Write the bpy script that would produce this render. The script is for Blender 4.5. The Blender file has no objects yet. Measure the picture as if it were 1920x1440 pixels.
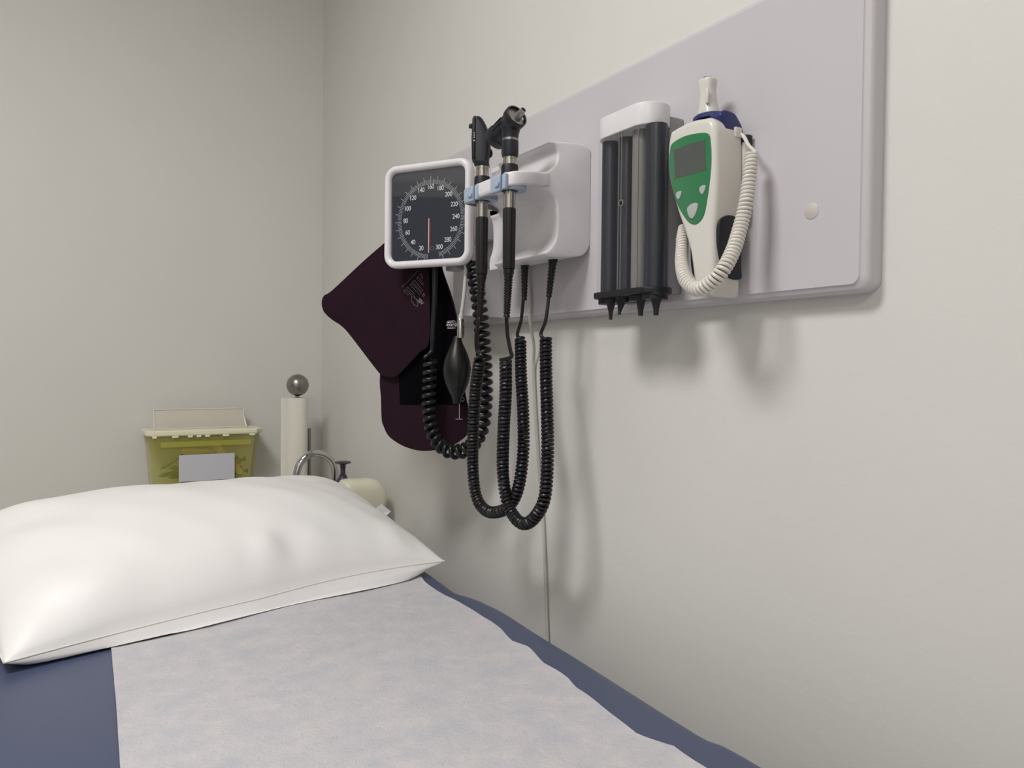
import bpy, math, random
from mathutils import Vector, Matrix, noise
from mathutils.geometry import delaunay_2d_cdt
random.seed(7)
PI = math.pi
SC = bpy.context.scene
COL = SC.collection

# ------------------------------------------------------------ camera
cam_d = bpy.data.cameras.new('camera')
cam = bpy.data.objects.new('camera', cam_d); COL.objects.link(cam)
R_ = Vector((0.85098, -0.52509, 0.01025)).normalized()
F_ = Vector((0.52519, 0.85077, -0.01932)).normalized()
U_ = R_.cross(F_).normalized(); F_ = U_.cross(R_).normalized()
M = Matrix.Identity(4)
for i in range(3):
    M[i][0] = R_[i]; M[i][1] = U_[i]; M[i][2] = -F_[i]
M.translation = Vector((-0.76, 0.0, 1.25))
cam.matrix_world = M
cam_d.sensor_fit = 'HORIZONTAL'; cam_d.sensor_width = 36.0
cam_d.lens = 36.0 * 1442.0 / 1920.0
cam_d.clip_start = 0.02
SC.camera = cam

# ------------------------------------------------------------ world, lights, exposure
w = bpy.data.worlds.new('world'); SC.world = w; w.use_nodes = True
w.node_tree.nodes['Background'].inputs[0].default_value = (0.9, 0.95, 1.0, 1)
w.node_tree.nodes['Background'].inputs[1].default_value = 0.05

def area(name, loc, sx, sy, power, color, spread=180):
    l = bpy.data.lights.new(name, 'AREA'); l.shape = 'RECTANGLE'; l.size = sx; l.size_y = sy
    l.energy = power; l.color = color; l.spread = math.radians(spread)
    o = bpy.data.objects.new(name, l); COL.objects.link(o); o.location = loc
    return o
area('light_panel_lamp', (-1.32, 0.70, 2.675), 0.50, 0.50, 25.5, (1.0, 0.985, 0.98), 180)
area('light_panel_lamp', (-1.95, -1.10, 2.675), 0.55, 0.55, 15, (1.0, 0.985, 0.98), 180)  # fill lamp added out of view to brighten the back wall
SC.view_settings.view_transform = 'Standard'
SC.view_settings.look = 'None'
SC.view_settings.exposure = 0.0
SC.view_settings.gamma = 1.0
SC.view_settings.use_curve_mapping = False

# ------------------------------------------------------------ materials
def lin(c):
    return tuple((x / 255 / 12.92) if x / 255 <= 0.04045 else ((x / 255 + 0.055) / 1.055) ** 2.4 for x in c)

def mat(name, c, rough=0.5, metal=0.0, bump=0.0, scale=200.0, var=0.0, vscale=3.0, coat=0.0, alpha=1.0,
        trans=0.0, ior=1.45, spec=0.5, sheen=0.0, detail=3.0, emis=0.0, sss=0.0):
    m = bpy.data.materials.new(name); m.use_nodes = True
    nt = m.node_tree; b = nt.nodes['Principled BSDF']
    col = lin(c)
    b.inputs['Base Color'].default_value = (*col, 1)
    b.inputs['Roughness'].default_value = rough
    b.inputs['Metallic'].default_value = metal
    b.inputs['IOR'].default_value = ior
    b.inputs['Specular IOR Level'].default_value = spec
    b.inputs['Coat Weight'].default_value = coat
    b.inputs['Coat Roughness'].default_value = 0.04
    b.inputs['Alpha'].default_value = alpha
    b.inputs['Transmission Weight'].default_value = trans
    b.inputs['Sheen Weight'].default_value = sheen
    if emis:
        b.inputs['Emission Color'].default_value = (*col, 1); b.inputs['Emission Strength'].default_value = emis
    tc = nt.nodes.new('ShaderNodeTexCoord')
    if var:
        n = nt.nodes.new('ShaderNodeTexNoise'); n.inputs['Scale'].default_value = vscale; n.inputs['Detail'].default_value = 4
        nt.links.new(tc.outputs['Object'], n.inputs['Vector'])
        r = nt.nodes.new('ShaderNodeValToRGB')
        r.color_ramp.elements[0].position = 0.3; r.color_ramp.elements[1].position = 0.7
        r.color_ramp.elements[0].color = (*[x * (1 - var) for x in col], 1)
        r.color_ramp.elements[1].color = (*[min(1, x * (1 + var)) for x in col], 1)
        nt.links.new(n.outputs['Fac'], r.inputs[0]); nt.links.new(r.outputs[0], b.inputs['Base Color'])
    if bump:
        n = nt.nodes.new('ShaderNodeTexNoise'); n.inputs['Scale'].default_value = scale; n.inputs['Detail'].default_value = detail
        nt.links.new(tc.outputs['Object'], n.inputs['Vector'])
        bp = nt.nodes.new('ShaderNodeBump'); bp.inputs['Strength'].default_value = bump; bp.inputs['Distance'].default_value = 0.001
        nt.links.new(n.outputs['Fac'], bp.inputs['Height']); nt.links.new(bp.outputs[0], b.inputs['Normal'])
    return m

MT = dict(
    wall=mat('wall_paint', (221, 219, 214), 0.55, bump=0.4, scale=70, var=0.012, vscale=4),
    ceil=mat('ceiling_paint', (228, 227, 222), 0.8, bump=0.3, scale=120),
    floor=mat('vinyl_floor', (140, 138, 134), 0.4, var=0.06, vscale=30),
    base=mat('rubber_baseboard', (90, 92, 98), 0.5),
    door=mat('door_laminate', (70, 76, 86), 0.45, var=0.03),
    doorframe=mat('door_frame_paint', (172, 170, 160), 0.4),
    board=mat('lavender_laminate', (203, 198, 202), 0.32, bump=0.04, scale=500),
    white=mat('white_plastic', (228, 224, 227), 0.28, bump=0.02, scale=600),
    whiteg=mat('glossy_white_plastic', (232, 227, 231), 0.18),
    cream=mat('warm_white_plastic', (217, 214, 206), 0.3),
    creamcord=mat('warm_white_cord', (222, 217, 208), 0.35),
    grey=mat('grey_plastic', (150, 150, 152), 0.45),
    black=mat('black_plastic', (26, 27, 31), 0.42, bump=0.1, scale=900),
    blackhead=mat('charcoal_plastic', (33, 36, 43), 0.36, bump=0.05, scale=900),
    grip=mat('black_rubber_grip', (20, 20, 23), 0.5),
    cord=mat('black_coiled_cord', (19, 20, 23), 0.36),
    steel=mat('brushed_steel', (176, 172, 164), 0.26, metal=1.0, bump=0.05, scale=300),
    tip=mat('satin_speculum_steel', (214, 210, 204), 0.38, metal=0.85),
    satin=mat('satin_steel', (150, 146, 142), 0.33, metal=1.0),
    chrome=mat('chrome', (200, 202, 204), 0.07, metal=1.0),
    dark=mat('recess_shade', (10, 10, 12), 0.6),  # near-black colour stands in for the shade inside holes
    blue=mat('pale_blue_plastic', (166, 182, 202), 0.35),
    dial=mat('dial_black_glass', (56, 59, 66), 0.04, spec=0.85, coat=0.6),
    print=mat('white_print', (215, 218, 222), 0.5),
    cuffprint=mat('grey_print', (150, 146, 152), 0.6),
    needle=mat('pale_needle', (225, 200, 195), 0.4),
    red=mat('red_print', (150, 45, 45), 0.5),
    cuff=mat('purple_nylon', (38, 20, 30), 0.8, spec=0.15, bump=0.25, scale=1500, sheen=0.0, var=0.06, vscale=20),
    velcro=mat('black_loop_fabric', (4, 4, 8), 1.0, spec=0.1, bump=0.5, scale=1200),
    bulb=mat('black_rubber', (17, 17, 18), 0.4),
    hose=mat('grey_white_hose', (196, 194, 188), 0.4),
    navy=mat('navy_plastic', (44, 50, 104), 0.35),
    pad=mat('dark_navy_rubber', (27, 30, 40), 0.5),
    green=mat('green_panel', (48, 122, 78), 0.16, coat=0.5),
    lcd=mat('lcd_glass', (84, 88, 84), 0.12, var=0.03, vscale=40),
    btn=mat('grey_button', (176, 182, 178), 0.35),
    tube=mat('smoky_tube', (26, 29, 36), 0.3, coat=0.15),
    spec=mat('black_specula', (27, 28, 32), 0.45),
    clear=mat('clear_plastic', (150, 155, 165), 0.12, alpha=0.08),
    dull=mat('frosted_tube', (128, 126, 122), 0.35),
    vinyl=mat('blue_vinyl', (70, 79, 106), 0.38, bump=0.12, scale=700, var=0.02),
    tbase=mat('table_base_laminate', (200, 196, 186), 0.5),
    pillow=mat('white_vinyl_pillow', (241, 239, 237), 0.42, bump=0.08, scale=260),
    seam=mat('white_seam_thread', (226, 222, 216), 0.6),
    tag=mat('white_tag_paper', (250, 250, 250), 0.6),
    counter=mat('counter_laminate', (196, 190, 178), 0.35, var=0.04, vscale=60),
    yellow=mat('translucent_yellow_plastic', (206, 201, 92), 0.3, alpha=0.34),
    yellowrim=mat('pale_yellow_lid', (238, 236, 208), 0.35),
    clearlid=mat('clear_lid_plastic', (226, 220, 206), 0.2, alpha=0.6),
    lidrim=mat('clear_lid_rim', (235, 232, 226), 0.2, alpha=0.8),
    label=mat('white_label', (206, 206, 216), 0.5),
    syr=mat('syringe_plastic', (70, 96, 78), 0.3),
    syrd=mat('syringe_stopper', (24, 36, 30), 0.4),
    wood=mat('birch_wood', (188, 160, 108), 0.6),
    towel=mat('paper_towel', (232, 228, 218), 0.85, bump=0.6, scale=260),
    purple=mat('dark_purple_plastic', (64, 54, 74), 0.35),
    creamp=mat('soft_cream_plastic', (222, 219, 196), 0.4),
    lens=mat('light_diffuser', (255, 252, 244), 0.6, emis=2.2),
    disc=mat('beige_screw_cover', (202, 195, 188), 0.45),
)

def paper_material():
    m = bpy.data.materials.new('exam_paper_crepe'); m.use_nodes = True
    nt = m.node_tree; b = nt.nodes['Principled BSDF']; b.inputs['Roughness'].default_value = 0.7
    tc = nt.nodes.new('ShaderNodeTexCoord')
    n1 = nt.nodes.new('ShaderNodeTexNoise'); n1.inputs['Scale'].default_value = 26; n1.inputs['Detail'].default_value = 9; n1.inputs['Roughness'].default_value = 0.68
    n2 = nt.nodes.new('ShaderNodeTexNoise'); n2.inputs['Scale'].default_value = 160; n2.inputs['Detail'].default_value = 6; n2.inputs['Distortion'].default_value = 1.2
    for n in (n1, n2): nt.links.new(tc.outputs['Object'], n.inputs['Vector'])
    r = nt.nodes.new('ShaderNodeValToRGB')
    r.color_ramp.elements[0].position = 0.34; r.color_ramp.elements[1].position = 0.68
    r.color_ramp.elements[0].color = (*lin((188, 188, 195)), 1); r.color_ramp.elements[1].color = (*lin((206, 201, 202)), 1)
    nt.links.new(n1.outputs['Fac'], r.inputs[0]); nt.links.new(r.outputs[0], b.inputs['Base Color'])
    ad = nt.nodes.new('ShaderNodeMath'); ad.operation = 'ADD'
    nt.links.new(n1.outputs['Fac'], ad.inputs[0]); nt.links.new(n2.outputs['Fac'], ad.inputs[1])
    bp = nt.nodes.new('ShaderNodeBump'); bp.inputs['Strength'].default_value = 0.7; bp.inputs['Distance'].default_value = 0.0018
    nt.links.new(ad.outputs[0], bp.inputs['Height']); nt.links.new(bp.outputs[0], b.inputs['Normal'])
    return m
MT['paper'] = paper_material()

# ------------------------------------------------------------ mesh helpers
class MB:
    """collects shapes, links them as one mesh object"""
    def __init__(s): s.v = []; s.f = []
    def add(s, vs, fs):
        n = len(s.v); s.v += [tuple(p) for p in vs]; s.f += [tuple(i + n for i in f) for f in fs]; return s
    def loft(s, loops, cap0=True, cap1=True, closed=True):
        n = len(loops[0]); vs = [p for l in loops for p in l]; fs = []
        m = n if closed else n - 1
        for k in range(len(loops) - 1):
            for i in range(m):
                j = (i + 1) % n
                fs.append((k * n + i, k * n + j, (k + 1) * n + j, (k + 1) * n + i))
        s.add(vs, fs)
        for use, l in ((cap0, loops[0]), (cap1, loops[-1])):
            if use: s.cap(l)
        return s
    def cap(s, l):
        n = len(l); P = [Vector(p) for p in l]
        if n <= 8: return s.add(l, [tuple(range(n))])
        nn = Vector((0, 0, 0)); c = sum(P, Vector()) / n
        for i in range(n): nn += (P[i] - c).cross(P[(i + 1) % n] - c)
        nn.normalize(); u = nn.orthogonal().normalized(); v = nn.cross(u)
        vs, es, fs, *_ = delaunay_2d_cdt([Vector(((p - c).dot(u), (p - c).dot(v))) for p in P], [], [tuple(range(n))], 1, 1e-7)
        return s.add([c + u * q.x + v * q.y for q in vs], [tuple(f) for f in fs])
    def box(s, a, b):
        (x0, y0, z0), (x1, y1, z1) = a, b
        x0, x1 = sorted((x0, x1)); y0, y1 = sorted((y0, y1)); z0, z1 = sorted((z0, z1))
        return s.loft([[(x0, y0, z), (x1, y0, z), (x1, y1, z), (x0, y1, z)] for z in (z0, z1)])
    def rbox(s, a, b, r, seg=4):
        """box with rounded vertical edges and softened top and bottom"""
        (x0, y0, z0), (x1, y1, z1) = a, b
        cx, cy, hx, hy = (x0 + x1) / 2, (y0 + y1) / 2, (x1 - x0) / 2, (y1 - y0) / 2
        e = min(r, (z1 - z0) / 2) * 0.6; L = []
        for z, d in ((z0, e), (z0 + e * .3, e * .3), (z0 + e, 0), (z1 - e, 0), (z1 - e * .3, e * .3), (z1, e)):
            L.append([(cx + p[0], cy + p[1], z) for p in rrect(hx - d, hy - d, max(r - d, r * .2), seg)])
        return s.loft(L)
    def lathe(s, prof, o=(0, 0, 0), axis=(0, 0, 1), n=32, cap0=True, cap1=True):
        a = Vector(axis).normalized(); o = Vector(o)
        u = a.orthogonal().normalized() if abs(a.z) < 0.999 else Vector((1, 0, 0)); v = a.cross(u)
        L = [[o + a * z + (u * math.cos(2 * PI * i / n) + v * math.sin(2 * PI * i / n)) * r for i in range(n)] for r, z in prof]
        return s.loft(L, cap0, cap1)
    def tube(s, path, r, n=10, cap=True):
        P = [Vector(p) for p in path]; k = len(P)
        rs = r if isinstance(r, (list, tuple)) else [r] * k
        T = [(P[min(i + 1, k - 1)] - P[max(i - 1, 0)]).normalized() for i in range(k)]
        u = T[0].orthogonal().normalized(); L = []
        for i in range(k):
            u = (u - T[i] * u.dot(T[i]));
            u = u.normalized() if u.length > 1e-6 else T[i].orthogonal().normalized()
            v = T[i].cross(u)
            L.append([P[i] + (u * math.cos(2 * PI * j / n) + v * math.sin(2 * PI * j / n)) * rs[i] for j in range(n)])
        return s.loft(L, cap, cap)
    def build(s, name, m, parent=None, smooth=True, angle=35):
        me = bpy.data.meshes.new(name); me.from_pydata(s.v, [], s.f); me.update()
        import bmesh
        bm = bmesh.new(); bm.from_mesh(me); bmesh.ops.remove_doubles(bm, verts=bm.verts, dist=2e-6); bmesh.ops.recalc_face_normals(bm, faces=bm.faces); bm.to_mesh(me); bm.free()
        me.materials.append(m)
        o = bpy.data.objects.new(name, me); COL.objects.link(o)
        if smooth:
            me.shade_smooth()
            try: me.set_sharp_from_angle(angle=math.radians(angle))
            except Exception: pass
        if parent is not None:
            o.parent = parent; o.matrix_parent_inverse = PINV.get(parent.name, Matrix.Identity(4))
        return o
PINV = {}

def tag(o, label=None, cat=None, group=None, kind=None):
    if label: o['label'] = label
    if cat: o['category'] = cat
    if group: o['group'] = group
    if kind: o['kind'] = kind
    return o

def thing(name, loc, label, cat, group=None, local=None):
    """Empty at the thing's base. Its children are given in world space, or in its own frame when local is a rotation"""
    o = bpy.data.objects.new(name, None); COL.objects.link(o); o.empty_display_size = 0.03
    if local is not None:
        m = local.to_4x4(); m.translation = Vector(loc); o.matrix_world = m
        PINV[o.name] = Matrix.Identity(4)
    else:
        o.location = loc; PINV[o.name] = Matrix.Translation(-Vector(loc))
    return tag(o, label, cat, group)

def rrect(hw, hh, r, seg=6):
    r = min(r, hw * .999, hh * .999); out = []
    for cx, cy, a0 in ((hw - r, hh - r, 0), (-hw + r, hh - r, PI / 2), (-hw + r, -hh + r, PI), (hw - r, -hh + r, 3 * PI / 2)):
        for i in range(seg + 1):
            a = a0 + PI / 2 * i / seg; out.append((cx + r * math.cos(a), cy + r * math.sin(a)))
    return out

def cr(pts, sub=8, closed=True):
    """Catmull-Rom through points of any dimension"""
    n = len(pts); out = []
    rng = range(n) if closed else range(n - 1)
    for i in rng:
        if closed: p0, p1, p2, p3 = pts[i - 1], pts[i], pts[(i + 1) % n], pts[(i + 2) % n]
        else: p0, p1, p2, p3 = pts[max(i - 1, 0)], pts[i], pts[i + 1], pts[min(i + 2, n - 1)]
        for k in range(sub):
            t = k / sub
            out.append(tuple(0.5 * (2 * b + (c - a) * t + (2 * a - 5 * b + 4 * c - d) * t * t + (3 * b - a - 3 * c + d) * t ** 3)
                             for a, b, c, d in zip(p0, p1, p2, p3)))
    if not closed: out.append(tuple(pts[-1]))
    return out

def inset(poly, d):
    n = len(poly); area2 = sum(poly[i][0] * poly[(i + 1) % n][1] - poly[(i + 1) % n][0] * poly[i][1] for i in range(n))
    sg = 1 if area2 > 0 else -1; out = []
    for i in range(n):
        a, b, c = Vector(poly[i - 1]), Vector(poly[i]), Vector(poly[(i + 1) % n])
        e1 = (b - a); e2 = (c - b)
        if e1.length < 1e-9: e1 = e2
        if e2.length < 1e-9: e2 = e1
        e1.normalize(); e2.normalize()
        nn = Vector((-(e1.y + e2.y), e1.x + e2.x))
        if nn.length < 1e-6: nn = Vector((-e1.y, e1.x))
        nn.normalize(); out.append((b.x + nn.x * d * sg, b.y + nn.y * d * sg))
    return out

def slab(mb, poly, o, u, v, t0, t1, r=0.0, seg=4, back=False):
    """extrude a 2D polygon along u x v from t0 to t1 with its front edge rounded by r"""
    o, u, v = Vector(o), Vector(u), Vector(v); n = u.cross(v).normalized(); L = []
    def loop(p, t): return [o + u * a + v * b + n * t for a, b in p]
    if back and r:
        for k in range(seg): a = PI / 2 * k / seg; L.append(loop(inset(poly, r * (1 - math.sin(a))), t0 + r * (1 - math.cos(a)) * (1 if t1 > t0 else -1)))
        L.append(loop(poly, t0 + r * (1 if t1 > t0 else -1)))
    else: L.append(loop(poly, t0))
    if r:
        sg = 1 if t1 > t0 else -1
        for k in range(seg + 1):
            a = PI / 2 * k / seg; L.append(loop(inset(poly, r * (1 - math.cos(a))), t1 - sg * r * (1 - math.sin(a))))
    else: L.append(loop(poly, t1))
    return mb.loft(L)

def coil_path(path, R, pitch, per=14, ramp=0.0, phase=0.0):
    P = [Vector(p) for p in cr(path, 24, False)]
    S = [0.0]
    for i in range(1, len(P)): S.append(S[-1] + (P[i] - P[i - 1]).length)
    T = [(P[min(i + 1, len(P) - 1)] - P[max(i - 1, 0)]).normalized() for i in range(len(P))]
    U = [T[0].orthogonal().normalized()]
    for i in range(1, len(P)):
        u = U[-1] - T[i] * U[-1].dot(T[i]); U.append(u.normalized())
    out = []; N = int(S[-1] / pitch * per); j = 0
    for k in range(N + 1):
        s = S[-1] * k / N
        while j < len(S) - 2 and S[j + 1] < s: j += 1
        f = (s - S[j]) / max(1e-9, S[j + 1] - S[j])
        c = P[j].lerp(P[j + 1], f); t = T[j].lerp(T[j + 1], f).normalized(); u = U[j].lerp(U[j + 1], f)
        u = (u - t * u.dot(t)).normalized(); v = t.cross(u)
        RR = R(s / S[-1]) if callable(R) else R
        a = 2 * PI * k / per + phase
        out.append(c + (u * math.cos(a) + v * math.sin(a)) * RR)
    return out

def world_axes(ang):
    """viewer's right, up, outward normal for something turned by ang from the right wall"""
    a = math.radians(ang)
    return Vector((math.sin(a), -math.cos(a), 0)), Vector((0, 0, 1)), Vector((-math.cos(a), -math.sin(a), 0))

# ============================================================ SETTING
XL, YB, YF, ZC = -2.45, 2.37, -1.9, 2.70
def wall(name, a, b, m):
    o = MB().box(a, b).build(name, m, smooth=False); return tag(o, kind='structure')
wall('wall_right', (0, YF, 0), (0.1, YB + .1, ZC), MT['wall'])
wall('wall_back', (XL - .1, YB, 0), (0, YB + .1, ZC), MT['wall'])
wall('wall_left', (XL - .1, YF, 0), (XL, YB, ZC), MT['wall'])
wall('wall_front', (XL - .1, YF - .1, 0), (0.1, YF, ZC), MT['wall'])
wall('floor', (XL - .1, YF - .1, -.05), (0.1, YB + .1, 0), MT['floor'])
wall('ceiling', (XL - .1, YF - .1, ZC), (0.1, YB + .1, ZC + .05), MT['ceil'])
wall('baseboard_right', (-.012, YF, 0), (0, 1.71, .1), MT['base'])
wall('baseboard_back', (XL, YB - .012, 0), (-1.45, YB, .1), MT['base'])
wall('door_1', (XL, 0.76, 0.01), (XL + .03, 1.62, 2.05), MT['door'])
for nm, a, b in (('trim_1', (XL, .69, 0), (XL + .045, .76, 2.12)), ('trim_2', (XL, 1.62, 0), (XL + .045, 1.69, 2.12)),
                 ('trim_3', (XL, .76, 2.05), (XL + .045, 1.62, 2.12))):
    wall(nm, a, b, MT['doorframe'])

def ceiling_panel(cx, y, label):
    t = thing('ceiling_light', (cx, y, ZC), label, 'light', 'square ceiling light panels')
    mb = MB()
    for a, b in (((-.3, -.3), (.3, -.275)), ((-.3, .275), (.3, .3)), ((-.3, -.275), (-.275, .275)), ((.275, -.275), (.3, .275))):
        mb.box((cx + a[0], y + a[1], ZC - .02), (cx + b[0], y + b[1], ZC))
    mb.build('light_frame', MT['white'], t, False)
    MB().box((cx - .275, y - .275, ZC - .015), (cx + .275, y + .275, ZC - .006)).build('diffuser', MT['lens'], t, False)
ceiling_panel(-1.32, .70, 'square white ceiling light panel above the exam table')
ceiling_panel(-1.95, -1.10, 'square white ceiling light panel added behind the camera to brighten the back wall')  # unseen panel added to go with the fill lamp

# ============================================================ EXAM TABLE
EDGE = [(-.75, -.125), (.45, -.127), (.514, -.1275), (.55, -.126), (.579, -.1265), (.595, -.133), (.66, -.129), (.765, -.121),
        (.842, -.115), (.99, -.1065), (1.06, -.100), (1.103, -.0985), (1.16, -.102), (1.185, -.107), (1.213, -.1168),
        (1.29, -.1165), (1.36, -.117), (1.5, -.118), (1.69, -.12)]
def interp(tab, y):
    if y <= tab[0][0]: return tab[0][1]
    for (a, p), (b, q) in zip(tab, tab[1:]):
        if y <= b: return p + (q - p) * (y - a) / (b - a)
    return tab[-1][1]
def bedz(y): return .85 + max(0, y - 1.23) * .085
def mattress():
    L = []; ys = [-.75 + 2.44 * i / 160 for i in range(161)]; r = .026
    for k, y in enumerate(ys):
        e = min(y - ys[0], ys[-1] - y); d = 0 if e > .03 else .03 - math.sqrt(max(0, .03 ** 2 - (.03 - e) ** 2))
        xr = interp(EDGE, y) + .007; xl = -.83; z1 = bedz(y); z0 = z1 - .085
        p = [(xr - r + r * math.cos(a), z1 - r + r * math.sin(a)) for a in [PI / 2 * i / 6 for i in range(7)]]
        p += [(xr - (xr - xl) * i / 12, z1) for i in range(1, 12)]
        p += [(xl + r + r * math.cos(a), z1 - r + r * math.sin(a)) for a in [PI / 2 + PI / 2 * i / 6 for i in range(7)]]
        p += [(xl + .01, z0), (xr - .01, z0)]
        zc = (z0 + z1) / 2
        L.append([(x, y, zc + (z - zc) * (1 - d / .0425 * .9)) for x, z in p])
    return MB().loft(L)
table = thing('exam_table', (-.47, .4, 0), 'blue vinyl padded exam table along the right wall under the pillow', 'exam table')
mattress().build('mattress', MT['vinyl'], table)
MB().rbox((-.78, -.6, .62), (-.16, 1.62, .79), .02).build('table_frame', MT['tbase'], table)
MB().rbox((-.72, -.45, .06), (-.22, 1.5, .62), .02).build('cabinet', MT['tbase'], table)
MB().rbox((-.68, -.4, 0), (-.26, 1.45, .06), .02).build('plinth', MT['base'], table)
for y0 in (-.4, .08, .56, 1.04):
    d = MB().rbox((-.735, y0, .12), (-.72, y0 + .42, .58), .006).build('drawer', MT['tbase'], table)
    MB().tube([(-.735, y0 + .14, .5), (-.755, y0 + .14, .5), (-.755, y0 + .28, .5), (-.735, y0 + .28, .5)], .005, 8).build('handle', MT['satin'], d)

PR_ = [(-.6, -.2), (.45, -.196), (.545, -.192), (.5775, -.1905), (.5935, -.1885), (.603, -.193), (.634, -.2035), (.671, -.199), (.744, -.1885),
       (.77, -.1856), (.798, -.1776), (.854, -.1772), (.914, -.1645), (.949, -.1696), (.9985, -.158), (1.105, -.1505), (1.2775, -.1556), (1.33, -.1454), (1.62, -.15)]
PL_ = [(-.6, -.71), (.84, -.691), (1.0, -.682), (1.2125, -.672), (1.62, -.66)]
def paper():
    ny, nx = 260, 44; vs = []; fs = []
    for j in range(ny + 1):
        y = -.6 + 2.2 * j / ny; xl = interp(PL_, y); xr = interp(PR_, y)
        for i in range(nx + 1):
            f = i / nx; x = xl + (xr - xl) * f
            h = .0016 + .0014 * noise.noise(Vector((x * 9, y * 5, 0))) + .0008 * noise.noise(Vector((x * 40, y * 25, 3)))
            e = max(0, 1 - (1 - f) / .04); e2 = max(0, 1 - f / .03)
            h += .003 * e * (0.6 + noise.noise(Vector((0, y * 16, 9)))) + .001 * e2
            vs.append((x, y, bedz(y) + max(h, .0006)))
    for j in range(ny):
        for i in range(nx):
            a = j * (nx + 1) + i; fs.append((a, a + 1, a + nx + 2, a + nx + 1))
    o = MB().add(vs, fs).build('exam_paper', MT['paper'], angle=80)
    return tag(o, 'crinkled white paper sheet running down the blue exam table', 'paper sheet')
paper()

# ============================================================ PILLOW
PA, PB, PC, PD = Vector((-.797, 1.175, .866)), Vector((-.104, 1.302, .886)), Vector((-.125, 1.70, .945)), Vector((-.90, 1.66, .945))
def pil(s, t, top):
    p = PA * ((1 - s) / 2 * (1 - t) / 2) + PB * ((1 + s) / 2 * (1 - t) / 2) + PC * ((1 + s) / 2 * (1 + t) / 2) + PD * ((1 - s) / 2 * (1 + t) / 2)
    p = p + Vector((-.028 * (1 - t * t) * max(s, 0) ** 2, .030 * (1 - s * s) * max(-t, 0) ** 2, 0))
    g = max(0, (1 - abs(s) ** 2.6) * (1 - abs(t) ** 2.6))
    z = .114 * g ** .55 if top else -.075 * g ** .5
    sag = max(-t, 0) ** 3 * (-.0025 * math.sin(PI * (s + 1) / 2) if s < 0 else -.0025 + .0075 * math.sin(PI * s))
    bul = 0 if top else -.060 * math.exp(-((t + .8) / .22) ** 2) * g ** .3
    q = p + Vector((0, bul + sag, z + sag * .4))
    if top:
        q.z += .009 * math.exp(-((s - .70) / .22) ** 2 - ((t - .72) / .3) ** 2) - .004 * math.exp(-((s - .1) / .3) ** 2 - ((t - .6) / .5) ** 2) + .006 * math.exp(-((s + .75) / .25) ** 2 - ((t - .6) / .4) ** 2)
    # creases running up from the seams
    if top:
        w1 = math.exp(-((t + .88) / .16) ** 2)
        q.z += w1 * g ** .4 * (  .013 * math.sin(s * 19 + 1.2 * math.sin(s * 7)) * (0.4 + 0.6 * noise.noise(Vector((s * 3, 0, 0)))) + .010 * noise.noise(Vector((s * 6 + t * 3, t * 3, 0))))
        w2 = math.exp(-((s + .8) / .16) ** 2)
        q.z += w2 * g ** .4 * (.006 * math.sin(t * 9 + s * 6))
        q.z += g ** .5 * (.010 * noise.noise(Vector((s * 2.2, t * 1.8, 5))) + .004 * noise.noise(Vector((s * 5 + t * 2, t * 2, 8))))
        w3 = math.exp(-((s - .86) / .12) ** 2) * g ** .4
        q.z += w3 * .003 * math.sin(t * 16 + s * 8)
    else:
        q.z = max(q.z, bedz(q.y) + .004)
        w1 = math.exp(-((t + .8) / .2) ** 2)
        q.y += w1 * g ** .3 * .006 * math.sin(s * 6.5 + 1.0)
    return q
def pillow():
    t_ = thing('pillow', (-.46, 1.45, .86), 'plump white vinyl pillow at the head of the exam table', 'pillow')
    N = 120; K = 80
    def ss(i, n):   # denser near the edges
        f = -1 + 2 * i / n; return math.sin(f * PI / 2) * .55 + f * .45
    mb = MB(); top = []; bot = []
    for i in range(N + 1):
        top.append([pil(ss(i, N), ss(j, K), 1) for j in range(K + 1)]); bot.append([pil(ss(i, N), ss(j, K), 0) for j in range(K + 1)])
    vs = []; fs = []
    idx = {}
    for i in range(N + 1):
        for j in range(K + 1):
            idx[(1, i, j)] = len(vs); vs.append(top[i][j])
    for i in range(N + 1):
        for j in range(K + 1):
            if i in (0, N) or j in (0, K): idx[(0, i, j)] = idx[(1, i, j)]
            else: idx[(0, i, j)] = len(vs); vs.append(bot[i][j])
    for i in range(N):
        for j in range(K):
            for q in (0, 1):
                f = (idx[(q, i, j)], idx[(q, i + 1, j)], idx[(q, i + 1, j + 1)], idx[(q, i, j + 1)])
                fs.append(f if q else f[::-1])
    mb.add(vs, fs).build('pillow_cover', MT['pillow'], t_, angle=180)
    loop = [pil(ss(i, N), -1, 1) for i in range(N + 1)] + [pil(1, ss(j, K), 1) for j in range(1, K + 1)]
    loop += [pil(ss(i, N), 1, 1) for i in range(N - 1, -1, -1)] + [pil(-1, ss(j, K), 1) for j in range(K - 1, 0, -1)]
    MB().tube(loop + loop[:1], .0013, 6).build('seam_piping', MT['seam'], t_)
    g = MB()
    a, b, c, d = Vector((-.130, 1.595, .9335)), Vector((-.1090, 1.60, .9470)), Vector((-.0875, 1.600, .9290)), Vector((-.099, 1.59, .9175))
    k = Vector((.0, .0012, 0)); a0 = a + Vector((-.018, -.0, -.008)); d0 = d + Vector((-.018, 0, -.008))
    g.loft([[a0, b, c, d0], [p + k for p in (a0, b, c, d0)]])
    g.build('care_tag', MT['tag'], t_, False)
pillow()

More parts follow.
